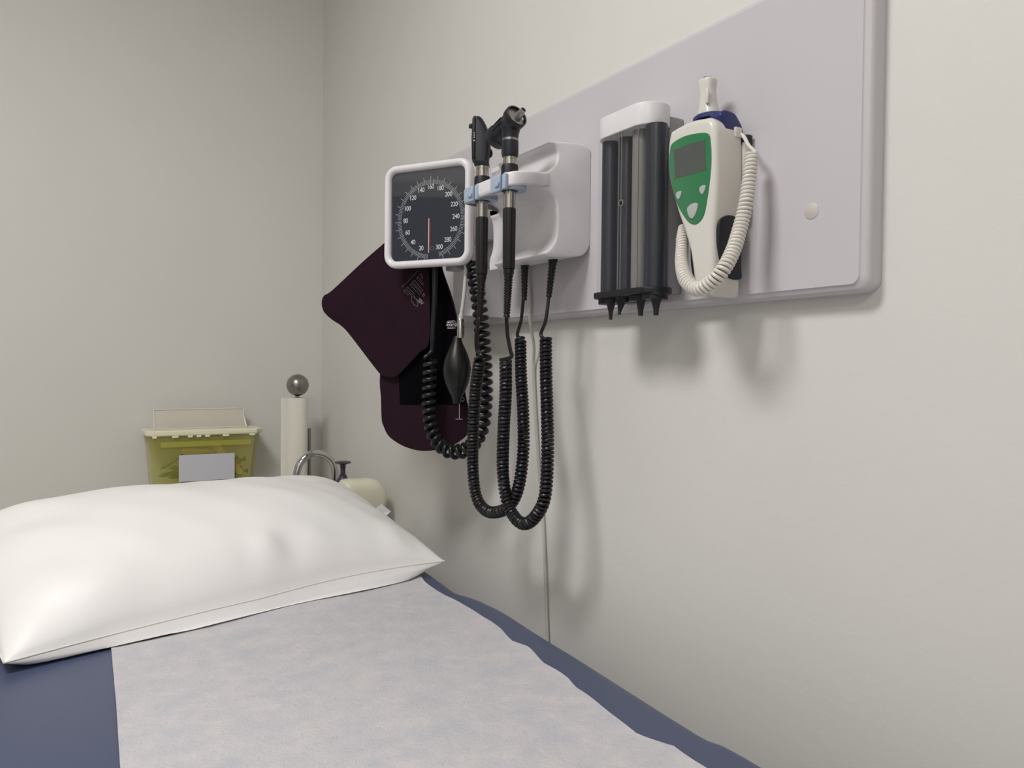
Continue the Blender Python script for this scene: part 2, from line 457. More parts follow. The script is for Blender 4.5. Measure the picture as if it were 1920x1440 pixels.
# ============================================================ WALL BOARD
def board():
    t = thing('wall_board', (-.012, .995, 1.335), 'long pale lavender board with rounded corners mounted on the right wall', 'wall board')
    y0, y1, z0, z1 = .489, 1.50, 1.335, 1.698; cy, cz, hy, hz = (y0 + y1) / 2, (z0 + z1) / 2, (y1 - y0) / 2, (z1 - z0) / 2
    L = []
    for x, d in ((0, 0), (-.0165, 0), (-.0195, .0007), (-.0218, .0024), (-.0234, .0046), (-.0246, .0070), (-.0256, .0082), (-.0268, .0088)):
        L.append([(x, cy + p[0], cz + p[1]) for p in rrect(hy - d, hz - d, .014 - d * .5, 8)])
    MB().loft(L).build('panel', MT['board'], t, angle=25)
    for y, z in ((.557, 1.4291),):
        MB().lathe([(0.0001, 0), (.0092, 0), (.0092, .0010), (.008, .0017), (.0001, .0018)], (-.0262, y, z), (-1, 0, 0), 32).build('screw_cover', MT['disc'], t)
board()

# ============================================================ INSTRUMENT UNIT (housing with two cradles)
HA = [(-.167, .973), (-.167, 1.055)]   # handle axes
def unit():
    t = thing('instrument_charger', (-.06, 1.055, 1.42), 'white wall charger with two pale blue cradles on the lavender board', 'instrument charger')
    prof = [(-.0262, 1.4500), (-.0290, 1.4400), (-.0345, 1.4320), (-.043, 1.4265), (-.063, 1.4235), (-.085, 1.4215), (-.1010, 1.4205), (-.1085, 1.4225), (-.1102, 1.4265),
            (-.1027, 1.4317), (-.0942, 1.4423), (-.0895, 1.4561), (-.0884, 1.4705), (-.0887, 1.4884), (-.0902, 1.5010), (-.094, 1.5095), (-.1028, 1.5165), (-.1147, 1.5200), (-.1317, 1.5222),
            (-.1566, 1.5195), (-.1689, 1.5168), (-.1795, 1.5135), (-.1825, 1.5160), (-.1832, 1.5215), (-.1832, 1.5268), (-.1815, 1.5312), (-.1762, 1.5352), (-.1609, 1.5396), (-.1319, 1.5438),
            (-.1107, 1.5465), (-.1015, 1.5515), (-.0925, 1.5610), (-.0892, 1.5722), (-.0904, 1.5809), (-.0962, 1.5880), (-.1035, 1.5912), (-.1030, 1.5930), (-.0875, 1.5950), (-.0542, 1.5980), (-.0372, 1.5975), (-.0290, 1.5915), (-.0262, 1.5801), (-.0262, 1.55), (-.0262, 1.50)]
    fine = cr(prof, 4)
    def lim(y):
        if y < .972: return -.1825 + .022 * (1 - math.sqrt(max(0, 1 - ((.972 - y) / .012) ** 2)))
        if y < 1.082: return -.1825
        if y < 1.098: return -.1825 + .016 * (1 - math.sqrt(max(0, 1 - ((y - 1.082) / .016) ** 2)))
        f = min(1, (y - 1.098) / .03); return -.1665 + .072 * (1 - (1 - f) ** 2.2)
    ys = [.960, .9605, .9615, .963, .965, .968, .972] + [.98 + .012 * i for i in range(9)] + [1.082, 1.086, 1.090, 1.094, 1.096, 1.098, 1.1, 1.103, 1.107, 1.112, 1.118, 1.124, 1.130, 1.140, 1.148, 1.152, 1.1545, 1.156]
    L = []
    for y in ys:
        e = min(y - ys[0], ys[-1] - y); d = 0 if e > .003 else .003 - math.sqrt(max(0, .003 ** 2 - (.003 - e) ** 2))
        q = inset(fine, d); l = lim(y)
        L.append([(max(x, l) if x > -5 else x, y, z) for x, z in q])
    hb = MB().loft(L)
    plan = cr([(-.1832, 1.06), (-.1832, .985), (-.1828, .970), (-.1800, .958), (-.1725, .9505), (-.160, .9480), (-.140, .9495), (-.120, .9560), (-.104, .9604), (-.100, .975), (-.100, 1.03), (-.100, 1.115), (-.110, 1.112), (-.130, 1.1035), (-.150, 1.1005), (-.168, 1.0990), (-.1785, 1.0935), (-.1828, 1.082)], 4)
    ab = MB(); slab(ab, plan, (0, 0, 0), (1, 0, 0), (0, 1, 0), 1.5145, 1.5355, .0035, 4, True)
    hb.add([(x, y, z + (x + .1832) * .14) for x, y, z in ab.v], ab.f)
    body = hb.build('housing', MT['white'], t, angle=50)
    # sockets cut through the arm
    cut = MB()
    for ax, ay in HA:
        n = 40; pts = []
        for i in range(n + 1):
            a = math.radians(-180 + 22) + math.radians(360 - 44) * i / n
            pts.append((ax + .0140 * math.cos(a), ay + .0140 * math.sin(a)))
        yy = pts[0][1] - ay
        pts = pts + [(-.21, pts[-1][1]), (-.21, pts[0][1])]
        cut.loft([[(p[0], p[1], z) for p in pts] for z in (1.48, 1.56)])
    c = cut.build('cutter', MT['white'], None)
    md = body.modifiers.new('b', 'BOOLEAN'); md.object = c; md.operation = 'DIFFERENCE'; md.solver = 'EXACT'; md.use_self = True
    dg = bpy.context.evaluated_depsgraph_get()
    me = bpy.data.meshes.new_from_object(body.evaluated_get(dg))
    if len(me.vertices) > 100: body.modifiers.clear(); body.data = me
    bpy.data.objects.remove(c)
    me.shade_smooth(); me.set_sharp_from_angle(angle=math.radians(40))
    # blue liners: a C-shaped sleeve with two prongs at the mouth
    for ax, ay in HA:
        n = 40; out = []; inn = []
        for i in range(n + 1):
            a = math.radians(-180 + 24) + math.radians(360 - 48) * i / n
            out.append((ax + .0142 * math.cos(a), ay + .0142 * math.sin(a))); inn.append((ax +   .0126 * math.cos(a), ay +   .0126 * math.sin(a)))
        mb = MB(); poly = out + inn[::-1]
        slab(mb, poly, (0, 0, 0), (1, 0, 0), (0, 1, 0), 1.5120, 1.5370, .0005, 2, True)
        slab(mb, rr_at(-.1826, ay + .0120, .0036, .0130, .0025), (0, 0, 0), (1, 0, 0), (0, 1, 0), 1.5095, 1.5345, .0030, 4, True)
        slab(mb, rr_at(-.1826, ay - .0128, .0034, .0042, .0020), (0, 0, 0), (1, 0, 0), (0, 1, 0), 1.5105, 1.5335, .0022, 4, True)
        lin_ = mb.build('cradle_liner', MT['blue'], t)
        lv = MB(); lv.rbox((-.1890, ay - .0010, 1.5165), (-.1850, ay + .0080, 1.5230), .0012); lv.build('release_lever', MT['blue'], lin_)
        fl = MB(); ro = [(ax + .006 + .0185 * math.cos(2 * PI * i / 48), ay - .002 + .0185 * math.sin(2 * PI * i / 48)) for i in range(48)]
        ri = [(ax + .0125 * math.cos(2 * PI * i / 48), ay + .0125 * math.sin(2 * PI * i / 48)) for i in range(48)]
        fl.loft([[(*p, z) for p in q] for q, z in ((ri, 1.5170), (ri, 1.5125), (ro, 1.5125), (ro, 1.5180))], False, False); fl.build('liner_flange', MT['blue'], lin_)
    MB().lathe([(.0009, 0), (.0009, .0008)], (-.0897, 1.035, 1.455), (-1, 0, 0), 10).build('indicator', MT['print'], t)
    # cable outlets under the housing
    for (x1, y1, z1), (x0, y0, z0) in (((-.07, 1.0812, 1.4277), (-.07, 1.0816, 1.3648)), ((-.07, .9987, 1.4251), (-.07, 1.0094, 1.3648))):
        relief((x1, y1, z1), (x0, y0, z0), .0068, .0046, t)

def rr_at(x, y, hx, hy, r):
    return [(x + p[0], y + p[1]) for p in rrect(hx, hy, r, 4)]

def relief(a, b, r0, r1, parent, n=9):
    a, b = Vector(a), Vector(b); d = (b - a); Ln = d.length; prof = [(r0 * 1.12, 0), (r0 * 1.12, Ln * .09), (r0, Ln * .1)]
    for k in range(n):
        f0 = .14 + .8 * k / n; st = .8 / n
        r = r0 + (r1 - r0) * f0
        prof += [(r, Ln * f0), (r, Ln * (f0 + st * .62)), (r * .8, Ln * (f0 + st * .66)), (r * .8, Ln * (f0 + st * .96))]
    prof += [(r1, Ln * .955), (r1, Ln)]
    return MB().lathe(prof, a, d, 16).build('strain_relief', MT['cord'], parent)
unit()

def cable(name, start, coil, end, R, r, pitch, m, parent, n=8, per=14, phase=0.0, Rf=None):
    cp = coil_path(coil, Rf or R, pitch, per, phase=phase)
    P = []
    if start: P += [Vector(p) for p in cr(list(start) + [tuple(cp[2])], 6, False)][:-1]
    P += cp[2:-2]
    if end: P += [Vector(p) for p in cr([tuple(cp[-3])] + list(end), 6, False)][1:]
    return MB().tube(P, r, n).build(name, m, parent)

C1 = [(-0.165, 1.0655, 1.326), (-0.1619, 1.0793, 1.305), (-0.1584, 1.0834, 1.2795), (-0.157, 1.0718, 1.2717), (-0.1559, 1.0788, 1.2641), (-0.1484, 1.1055, 1.2092), (-0.1398, 1.1271, 1.1433), (-0.1311, 1.1417, 1.0748), (-0.1254, 1.1381, 1.0313), (-0.1219, 1.1128, 1.0133), (-0.1193, 1.0787, 1.016), (-0.1163, 1.047, 1.0312), (-0.1118, 1.0275, 1.0627), (-0.104, 1.0267, 1.1183), (-0.0954, 1.0415, 1.1795), (-0.0867, 1.0628, 1.2424), (-0.0789, 1.0779, 1.3006), (-0.0779, 1.0896, 1.3063), (-0.0745, 1.0838, 1.3311), (-0.07, 1.0849, 1.3651)]
C2 = [(-0.165, 0.9815, 1.3279), (-0.1613, 0.9841, 1.3019), (-0.158, 0.9808, 1.278), (-0.1566, 0.9798, 1.2684), (-0.1553, 0.9988, 1.2654), (-0.1481, 1.0096, 1.2123), (-0.14, 1.0282, 1.1508), (-0.1318, 1.0423, 1.0867), (-0.1257, 1.0384, 1.0401), (-0.1218, 1.0201, 1.0166), (-0.1194, 0.9943, 1.0117), (-0.1165, 0.9678, 1.0291), (-0.112, 0.952, 1.061), (-0.103, 0.9593, 1.1248), (-0.0949, 0.9738, 1.1831), (-0.0868, 0.9899, 1.2432), (-0.0792, 1.0027, 1.3001), (-0.078, 1.0191, 1.3057), (-0.0749, 1.0104, 1.3275), (-0.07, 1.0094, 1.3648)]

def handle(t, ax, ay, z):
    """common battery handle: z lists the heights of its bands from the top"""
    o = (ax, ay, 0)
    MB().lathe([(.0088, z['grip']), (.0088, z['steel']), (.0102, z['steel'] + .0005), (.0104, z['cuff0'])], o, n=36).build('steel_sleeve', MT['steel'], t)
    top = MB().lathe([(.0104, z['cuff0'] - .001), (.0120, z['cuff0']), (.0127, z['cuff0'] + .004), (.0127, z['cuff1'] - .003), (.0118, z['cuff1']), (.009, z['cuff1'])], o, n=36)
    top.build('upper_grip', MT['grip'], t)
    MB().lathe([(.0102, z['cuff1'] - .001), (.0102, z['ring0']), (.0094, z['ring0'] + .0006), (.0094, z['ring0'] + .0016), (.0100, z['ring0'] + .002), (.0100, z['ring1']), (.008, z['ring1'])], o, n=36).build('steel_collar', MT['steel'], t)
    # fluted rubber grip
    n = 48; L = []
    zb, zt = z['end'], z['grip']
    for zz, rr in ((zb, .0070), (zb + .0006, .0088), (zb + .003, .0093), (zt - .004, .0098), (zt - .001, .0096), (zt, .0086)):
        L.append([(ax + (rr - (.0007 if i % 8 in (3, 4) and zb + .01 > 0 else 0)) * math.cos(2 * PI * i / n), ay + (rr - (.0007 if i % 8 in (3, 4) else 0)) * math.sin(2 * PI * i / n), zz) for i in range(n)])
    MB().loft(L).build('handle_grip', MT['grip'], t)
    relief((ax, ay, zb), (ax, ay + .0045, z['relief']), .0072, .0048, t, 14)

def otoscope():
    ax, ay = HA[0]
    t = thing('otoscope', (ax, ay, 1.5), 'black otoscope with silver speculum tip in the right-hand cradle', 'otoscope')
    handle(t, ax, ay, dict(grip=1.487, steel=1.513, cuff0=1.5135, cuff1=1.5505, ring0=1.5580, ring1=1.5640, end=1.3975, relief=1.3265))
    o = (ax, ay, 0)
    A = Vector((-.1712, 1.0067, 1.5973)); B = Vector((-.1655, .9565, 1.6190))      # barrel rear, front
    d = (B - A).normalized(); Ln = (B - A).length
    head = MB()
    head.lathe([(.0095, 1.5610), (.0115, 1.5622), (.0126, 1.566), (.0126, 1.5850), (.0121, 1.5855)], o, n=36)
    head.lathe([(.0124, 1.5885), (.0126, 1.594), (.0142, 1.600), (.0162, 1.607), (.0150, 1.614)], o, n=36)
    head.build('head_collar', MT['blackhead'], t)
    MB().lathe([(.0122, 1.5850), (.0125, 1.5853), (.0125, 1.5885), (.0119, 1.5890)], o, n=36).build('silver_ring', MT['satin'], t)
    br = MB()
    br.lathe([(.004, -.006), (.0140, -.0055), (.0172, -.003), (.0180, .000), (.0180, .007), (.0174, .009), (.0166, .0095), (.0160, .022), (.0150, .030), (.0152, .040),
              (.0172, .044), (.0176, .048), (.0176, Ln - .001), (.0168, Ln + .0005), (.0150, Ln + .0003), (.0146, Ln - .0015), (.0140, Ln - .012), (.004, Ln - .012)], A, d, 44)
    brl = br.build('barrel', MT['blackhead'], t)
    MB().lathe([(.0139, Ln - .0012), (.0136, Ln - .0115), (.0020, Ln - .0115)], A, d, 40, False, True).build('barrel_shade_cup', MT['dark'], t)  # near-black cup added so the barrel's inside looks shaded
    rib = MB()
    s0 = d.cross(Vector((0, 0, 1))).normalized() * -1; up = s0.cross(d).normalized()
    for k in range(3):
        off = (s0 * -.0160 * math.cos(.5 * (k - 1)) + up * .016 * math.sin(.5 * (k - 1)))
        rib.tube([A + d * .012 + off, A + d * .035 + off * .97], .0013, 6)
    rib.build('rear_ribs', MT['black'], t)
    MB().lathe([(.0140, Ln - .005), (.0144, Ln - .0032), (.0140, Ln - .0026), (.0132, Ln - .0026), (.0130, Ln - .004)], A, d, 40).build('inner_ring', MT['satin'], t)
    sp = (d + Vector((-.02, .02, .02))).normalized(); so = B - sp * .004 + Vector((.0005, 0, -.002))
    MB().lathe([(.0070, -.006), (.0076, -.003), (.0074, .0005), (.0068, .001), (.0042, .0190), (.0046, .0198), (.0038, .0202), (.0034, .015)], so, sp, 32, True, True).build('speculum_tip', MT['tip'], t)
    MB().lathe([(.0034, .0), (.0034, .0197)], so, sp, 20).build('bore', MT['dark'], t)
    cable('coiled_cord', C2[:4], C2[4:17], C2[17:], .0074, .0029, .0062, MT['cord'], t, per=16)

def ophthalmoscope():
    ax, ay = HA[1]
    t = thing('ophthalmoscope', (ax, ay, 1.5), 'black ophthalmoscope with a flat tall head in the left-hand cradle', 'ophthalmoscope')
    handle(t, ax, ay, dict(grip=1.487, steel=1.516, cuff0=1.5165, cuff1=1.5500, ring0=1.5600, ring1=1.5700, end=1.3976, relief=1.3265))
    k = .000835
    def P(px, py): return ((px - 903.5) * k, 1.5695 + (307 - py) * k)
    # head seen from its side, standing across the view
    h = Vector((.851, -.525, 0)).normalized(); up = Vector((0, 0, 1)); o = Vector((ax, ay, 0))
    out = [P(*q) for q in [(893, 311), (886, 301), (884.5, 280), (884, 262), (885, 240), (886.5, 222), (890, 220.5), (897, 220.5), (903, 225), (909, 235), (914, 247),
                           (917.5, 262), (918.5, 275), (917, 290), (915.5, 303), (915, 311)]]
    outs = cr(out, 4)
    mb = MB(); slab(mb, outs, o, h, up, -.014, .014, .0065, 5, True); mb.build('head', MT['blackhead'], t)
    pl = [P(*q) for q in [(884, 300), (883, 262), (884.5, 226), (887, 221.5), (891, 221.5), (891, 300)]]
    mb = MB(); slab(mb, pl, o, h, up, -.0155, .0155, .003, 3, True); fp = mb.build('front_plate', MT['black'], t)
    mb = MB(); a = P(882.5, 236); mb.rbox((-.0035, -.004, -.003), (.0035, .004, .003), .0012)
    q = mb.build('aperture_slider', MT['black'], t); 
    q.data.transform(Matrix.Translation(o + h * a[0] + up * (a[1])))
    wh = MB()
    for i, (yy, rr) in enumerate(((254, .9), (258, 1.0), (262, .9), (268, 1.2))):
        a = P(888.3, yy); n_ = h.cross(up)
        c = o + h * a[0] + up * a[1] - Vector((.525, .851, 0)) * .0153
        wh.lathe([(.0010 * rr, 0), (.0009 * rr, .0008), (.0001, .0009)], c, -Vector((.525, .851, 0)), 10)
    wh.build('dial_marks', MT['print'], t)
    wc = P(917, 286)
    MB().lathe([(.0075, -.003), (.0085, -.002), (.0085, .002), (.0075, .003)], o + h * (wc[0] - .004) + up * wc[1], h.cross(up), 24).build('lens_wheel', MT['black'], t)
    cable('coiled_cord', C1[:4], C1[4:17], C1[17:], .0074, .0029, .0062, MT['cord'], t, per=16, phase=1.0)
otoscope()
ophthalmoscope()

WCORD = [(-0.034, 1.1304, 1.4409), (-0.0315, 1.124, 1.3727), (-0.0315, 1.1229, 1.335), (-0.014, 1.136, 1.290), (-0.0055, 1.1492, 1.2429), (-0.0055, 1.1327, 1.1013), (-0.0055, 1.1173, 1.009), (-0.0055, 1.1072, 0.917), (-0.0055, 1.0963, 0.7843), (-0.0055, 1.0841, 0.6627), (-.004, 1.08, .35)]
tag(MB().tube(cr(WCORD, 10, False), .0028, 10).build('power_cord', MT['hose']), 'thin grey-white power cord hanging straight down the right wall', 'cord')

# ============================================================ BLOOD PRESSURE GAUGE
RX, RZ, RN = world_axes(32)
G0 = Vector((-.1627, 1.2596, 1.5251))
GR = Matrix((RX, RZ, RN)).transposed()
gauge = thing('pressure_gauge', G0, 'square black-faced blood pressure gauge with white frame and coiled hose', 'gauge', local=GR)
def rl(hw, hh, r, z, n=8): return [(p[0], p[1], z) for p in rrect(hw, hh, r, n)]
MB().loft([rl(.0855, .0885, .020, -.010), rl(.0905, .0930, .024, -.007), rl(.0910, .0935, .0245, 0), rl(.0905, .0930, .024, .005), rl(.0890, .0915, .0225, .0085), rl(.0865, .0890, .020, .0102),
           rl(.0830, .0855, .0175, .0100), rl(.0800, .0822, .015, .0080), rl(.0786, .0806, .0135, .0045), rl(.0780, .0800, .013, 0.0), rl(.0780, .0800, .013, -.008)], True, True).build('frame', MT['whiteg'], gauge, angle=60)
MB().loft([rl(.0782, .0802, .013, -.002), rl(.0782, .0802, .013, .0020)]).build('dial_face', MT['dial'], gauge)
MB().loft([rl(.070, .074, .022, -.040), rl(.076, .080, .024, -.034), rl(.078, .082, .024, -.009)]).build('casing', MT['white'], gauge)
CX, CY = .0062, -.0085
mk = MB()
def tick(a, r0, r1, wd):
    sx, cx_ = math.sin(a), math.cos(a)
    q = [(CX + sx * r - cx_ * s * wd / 2, CY + cx_ * r + sx * s * wd / 2) for r, s in ((r0, -1), (r0, 1), (r1, 1), (r1, -1))]
    mk.loft([[(x, y, z) for x, y in q] for z in (.0019, .0023)])
for v in range(6, 305, 2):
    a = math.radians((v - 160) * 1.135)
    big = v % 20 == 0; mid = v % 10 == 0
    tick(a, .0625, .0765 if mid else .0705, .00045 if mid else .00036)
mk.build('scale_ticks', MT['print'], gauge, False)

def text_mesh(items, name, m, parent, font_size, z, thick=.0002):
    """items: (string, x, y, rotation) in the parent's own plane"""
    mb = MB()
    for s, x, y, rot in items:
        cu = bpy.data.curves.new('t', 'FONT'); cu.body = s; cu.size = font_size; cu.align_x = 'CENTER'; cu.align_y = 'CENTER'; cu.extrude = thick
        cu.space_character = .95
        o = bpy.data.objects.new('t', cu); COL.objects.link(o); bpy.context.view_layer.update()
        me = bpy.data.meshes.new_from_object(o.evaluated_get(bpy.context.evaluated_depsgraph_get()))
        ca, sa = math.cos(rot), math.sin(rot)
        mb.add([(x + (p.co.x * .88) * ca - p.co.y * sa, y + (p.co.x * .88) * sa + p.co.y * ca, z + p.co.z) for p in me.vertices], [tuple(f.vertices) for f in me.polygons])
        bpy.data.objects.remove(o); bpy.data.meshes.remove(me); bpy.data.curves.remove(cu)
    return mb.build(name, m, parent, False)
nums = []
for v in range(20, 301, 20):
    a = math.radians((v - 160) * 1.135); r = .0545
    nums.append((str(v), CX + math.sin(a) * r * .97, CY + .0015 + math.cos(a) * r * 1.03, 0))
text_mesh(nums, 'scale_numbers', MT['print'], gauge, .0118, .0025)
nd = MB(); nd.box((CX - .0033, CY - .060, .0030), (CX - .0017, CY + .0015, .0036)); nd.build('needle', MT['needle'], gauge, False)
nd = MB(); nd.box((CX - .0052, CY - .047, .0020), (CX - .0042, CY - .005, .0022)); nd.box((CX - .0008, CY - .047, .0020), (CX + .0002, CY - .005, .0022)); nd.build('needle_stripe', MT['red'], gauge, False)
bx = MB()
for a, b in (((0, 0), (.006, .0003)), ((0, .0065), (.006, .0068)), ((0, 0), (.0003, .0068)), ((.0057, 0), (.006, .0068))):
    bx.box((CX + .001 + a[0], CY - .0555 + a[1], .0020), (CX + .001 + b[0], CY - .0555 + b[1], .0023))
bx.build('zero_box', MT['cuffprint'], gauge, False)
# swivel bracket and cuff basket behind it (world space)
PINVG = GR.to_4x4(); PINVG.translation = G0; PINV[gauge.name] = PINVG.inverted()
MB().rbox((-.11, 1.245, 1.49), (-.026, 1.325, 1.56), .008).build('swivel_bracket', MT['white'], gauge)
bk = MB(); slab(bk, [(1.232, 1.4335), (1.30, 1.440), (1.33, 1.440), (1.33, 1.352), (1.222, 1.345)], (-.026, 0, 0), (0, 1, 0), (0, 0, 1), 0, -.05, .004, 3); bk.build('cuff_basket', MT['white'], gauge)
ct = MB(); ct.rbox((-.126, 1.222, 1.4275), (-.100, 1.262, 1.4360), .002); ct.build('hose_manifold', MT['grey'], gauge)
HT_ = [(-0.1416, 1.2729, 1.4356), (-0.1419, 1.2734, 1.3773), (-0.1439, 1.2767, 1.2994), (-0.1450, 1.2785, 1.2810)]
HC = [(-0.1456, 1.2794, 1.2721), (-0.1465, 1.2809, 1.2212), (-0.1469, 1.2815, 1.1721), (-0.1424, 1.2743, 1.1313), (-0.1302, 1.2547, 1.1051), (-0.1147, 1.2299, 1.0999), (-0.0995, 1.2057, 1.1121), (-0.0888, 1.1886, 1.1454), (-0.0857, 1.1835, 1.1949), (-0.086, 1.184, 1.2421), (-0.0879, 1.1871, 1.2893), (-0.0905, 1.1912, 1.3365), (-0.0935, 1.1961, 1.3745), (-0.0978, 1.2029, 1.4126), (-0.1014, 1.2087, 1.4432)]
MB().tube([HT_[0], HT_[1], HT_[2]], [.0050, .0050, .0048], 12).build('hose_sleeve', MT['cord'], gauge)
cable('coiled_hose', HT_[2:4], HC, [(-.104, 1.215, 1.449), (-.108, 1.225, 1.46)], .0102, .0044, .0142, MT['cord'], gauge, n=12, per=18)

# ============================================================ CUFF WITH BULB
CP = Vector((-.11181711, 1.29139516, 0)); dL = -RX
FLAP = [(0.1271, 1.4918), (0.1792, 1.4578), (0.2551, 1.4043), (0.2762, 1.3938), (0.2819, 1.3795), (0.2759, 1.3611), (0.2547, 1.3446), (0.2326, 1.3326), (0.21, 1.3133), (0.1425, 1.2427), (0.1274, 1.2342), (0.1099, 1.2318), (0.0964, 1.2357), (0.0782, 1.2511), (0.0454, 1.2805), (0.026, 1.2988), (0.0257, 1.3801), (0.0336, 1.47), (0.0696, 1.5073), (0.1, 1.5084)]
BACK = [(0.0105, 1.4604), (0.0056, 1.4345), (-0.0253, 1.3499), (-0.0437, 1.2148), (-0.0528, 1.1727), (-0.0514, 1.1336), (-0.0379, 1.1178), (-0.0134, 1.1046), (0.0187, 1.0958), (0.0551, 1.093), (0.0924, 1.1004), (0.123, 1.1159), (0.1364, 1.1351), (0.1416, 1.1506), (0.1438, 1.1922), (0.1462, 1.2363), (0.1317, 1.3223), (0.0773, 1.4641)]
VEL = [(0.1013, 1.2412), (0.0977, 1.1792), (-0.0456, 1.1835), (-0.0430, 1.2149), (-0.0245, 1.3496), (0.0061, 1.4336), (0.0122, 1.4548), (0.0625, 1.4577)]
cuff = thing('pressure_cuff', CP + Vector((0, 0, 1.1)), 'dark purple blood pressure cuff folded and hanging behind the gauge', 'blood pressure cuff')
def fabric(name, poly, out, thick, m, bow=0.0, r=.0012, sm=True):
    poly = [(-a, b) for a, b in poly]
    if sm: poly = cr(poly, 5)
    mb = MB(); slab(mb, poly, CP + RN * out, RX, RZ, -thick / 2, thick / 2, r, 3, True)
    # grid-free bow: bend by distance from the upright middle line
    for i, p in enumerate(mb.v):
        q = Vector(p); s = (q - CP).dot(RX); mb.v[i] = tuple(q + RN * bow * (s + .08) ** 2)
    return mb.build(name, m, cuff)
fabric('back_panel', BACK, 0, .0034, MT['cuff'])
fabric('loop_patch', VEL, .0022, .0012, MT['velcro'], r=.0003, sm=False)
fabric('front_flap', FLAP, .0120, .0034, MT['cuff'])
# prints
def strip(mb, pts, out, wd=.0006, closed=True):
    n = len(pts)
    for i in range(n if closed else n - 1):
        a, b = pts[i], pts[(i + 1) % n]
        A = CP + dL * a[0] + RZ * a[1] + RN * out; B = CP + dL * b[0] + RZ * b[1] + RN * out
        mb.tube([A, B], wd / 2, 4)
PRs = [[(0.0834, 1.3964), (0.0801, 1.3985), (0.0699, 1.3909), (0.0732, 1.3882)], [(0.0774, 1.4013), (0.0741, 1.4034), (0.0599, 1.3911), (0.0632, 1.3884)],
       [(0.0687, 1.4071), (0.0647, 1.4097), (0.044, 1.3917), (0.0473, 1.3885)], [(0.0628, 1.4124), (0.0588, 1.4151), (0.0394, 1.396), (0.0427, 1.3939)],
       [(0.0542, 1.4193), (0.0509, 1.422), (0.0389, 1.4087), (0.0402, 1.406)], [(0.047, 1.4251), (0.0443, 1.4278), (0.0397, 1.4204), (0.041, 1.4176)],
       [(0.0665, 1.3841), (0.0644, 1.3756), (0.0584, 1.3687), (0.0517, 1.3658), (0.0504, 1.3719), (0.0531, 1.3786), (0.0585, 1.3833), (0.0625, 1.3845)]]
pm = MB()
for p in PRs: strip(pm, p, .0139)
a0, a1 = (0.0855, 1.4044), (0.0497, 1.4341)
for k in range(9):
    f, g = k / 9, (k + .6) / 9
    strip(pm, [(a0[0] + (a1[0] - a0[0]) * f, a0[1] + (a1[1] - a0[1]) * f), (a0[0] + (a1[0] - a0[0]) * g, a0[1] + (a1[1] - a0[1]) * g)], .0139, closed=False)
strip(pm, [(0.0862, 1.4066), (0.0842, 1.4030)], .0139, closed=False)
strip(pm, [(0.0640, 1.3850), (0.0690, 1.3905)], .0139, closed=False)
strip(pm, [(0.0575, 1.3835), (0.0605, 1.3880)], .0139, closed=False)
pm.build('printed_diagram', MT['cuffprint'], cuff, False)
tm = text_mesh([('2BV', 0, 0, 0)], 'printed_code', MT['cuffprint'], cuff, .0105, 0)
def put(o, s, z, out, rot):
    m = Matrix((RX, RZ, RN)).transposed().to_4x4() @ Matrix.Rotation(rot, 4, 'Z')
    m.translation = CP + dL * s + RZ * z + RN * out; o.data.transform(m)
put(tm, .0452, 1.3750, .0139, math.radians(-45))
tm = text_mesh([('21', 0, 0, 0)], 'printed_code', MT['cuffprint'], cuff, .0085, 0); put(tm, .0385, 1.3868, .0139, math.radians(-45))
im = MB()
strip(im, [(-0.0231, 1.1888), (-0.0373, 1.1892)], .0032, .0010, False); strip(im, [(-0.035, 1.1871), (-0.0353, 1.1576)], .0032, .0010, False)
strip(im, [(-0.0273, 1.1563), (-0.0421, 1.1568)], .0032, .0010, False)
rc = [(-.0418 + .0035 * math.cos(k * PI / 6), 1.1932 + .0035 * math.sin(k * PI / 6)) for k in range(12)]; strip(im, rc, .0036, .0008)
im.build('printed_mark', MT['print'], cuff, False)
# bulb, valve, tube
bc = Vector((-.1215, 1.2219, 0))
MB().lathe([(.006, 1.308), (.0078, 1.303), (.0092, 1.297), (.0130, 1.289), (.0190, 1.276), (.0235, 1.262), (.0250, 1.250), (.0240, 1.237), (.0205, 1.223), (.0150, 1.209), (.0095, 1.199), (.0075, 1.192), (.0070, 1.187), (.004, 1.186)], bc, n=40).build('squeeze_bulb', MT['bulb'], cuff)
vc = Vector((-.1180, 1.2162, 0))
MB().lathe([(.006, 1.304), (.0068, 1.3045), (.0068, 1.337), (.006, 1.3385)], vc, n=28).build('valve', MT['steel'], cuff)
kn = MB(); n = 36; o = vc + Vector((0, 0, 1.3285))
for z0, z1 in ((.0125, .0165), (.0172, .0212), (.0218, .0255)):
    L = []
    for z in (z0, z0 + .0006, z1 - .0006, z1):
        e = z in (z0, z1)
        L.append([o + dL * z + (Vector((RN)) * math.cos(2 * PI * i / n) + RZ * math.sin(2 * PI * i / n)) * ((.0072 if e else .0080) - (.0006 if i % 2 else 0)) for i in range(n)])
    kn.loft(L)
kn.lathe([(.0030, .005), (.0030, .0225), (.0055, .0225), (.0055, .0125)], o, dL, 20)
kn.build('valve_knob', MT['chrome'], cuff)
MB().tube(cr([(-.1180, 1.2162, 1.336), (-.1172, 1.2150, 1.347), (-.1150, 1.2115, 1.3743), (-.1135, 1.2090, 1.405), (-.1131, 1.2086, 1.436), (-.112, 1.215, 1.448)], 8, False), [.0050] * 5 + [.0048] * 3 + [.0036] * 3 + [.0034] * 30, 14).build('bulb_tube', MT['hose'], cuff)

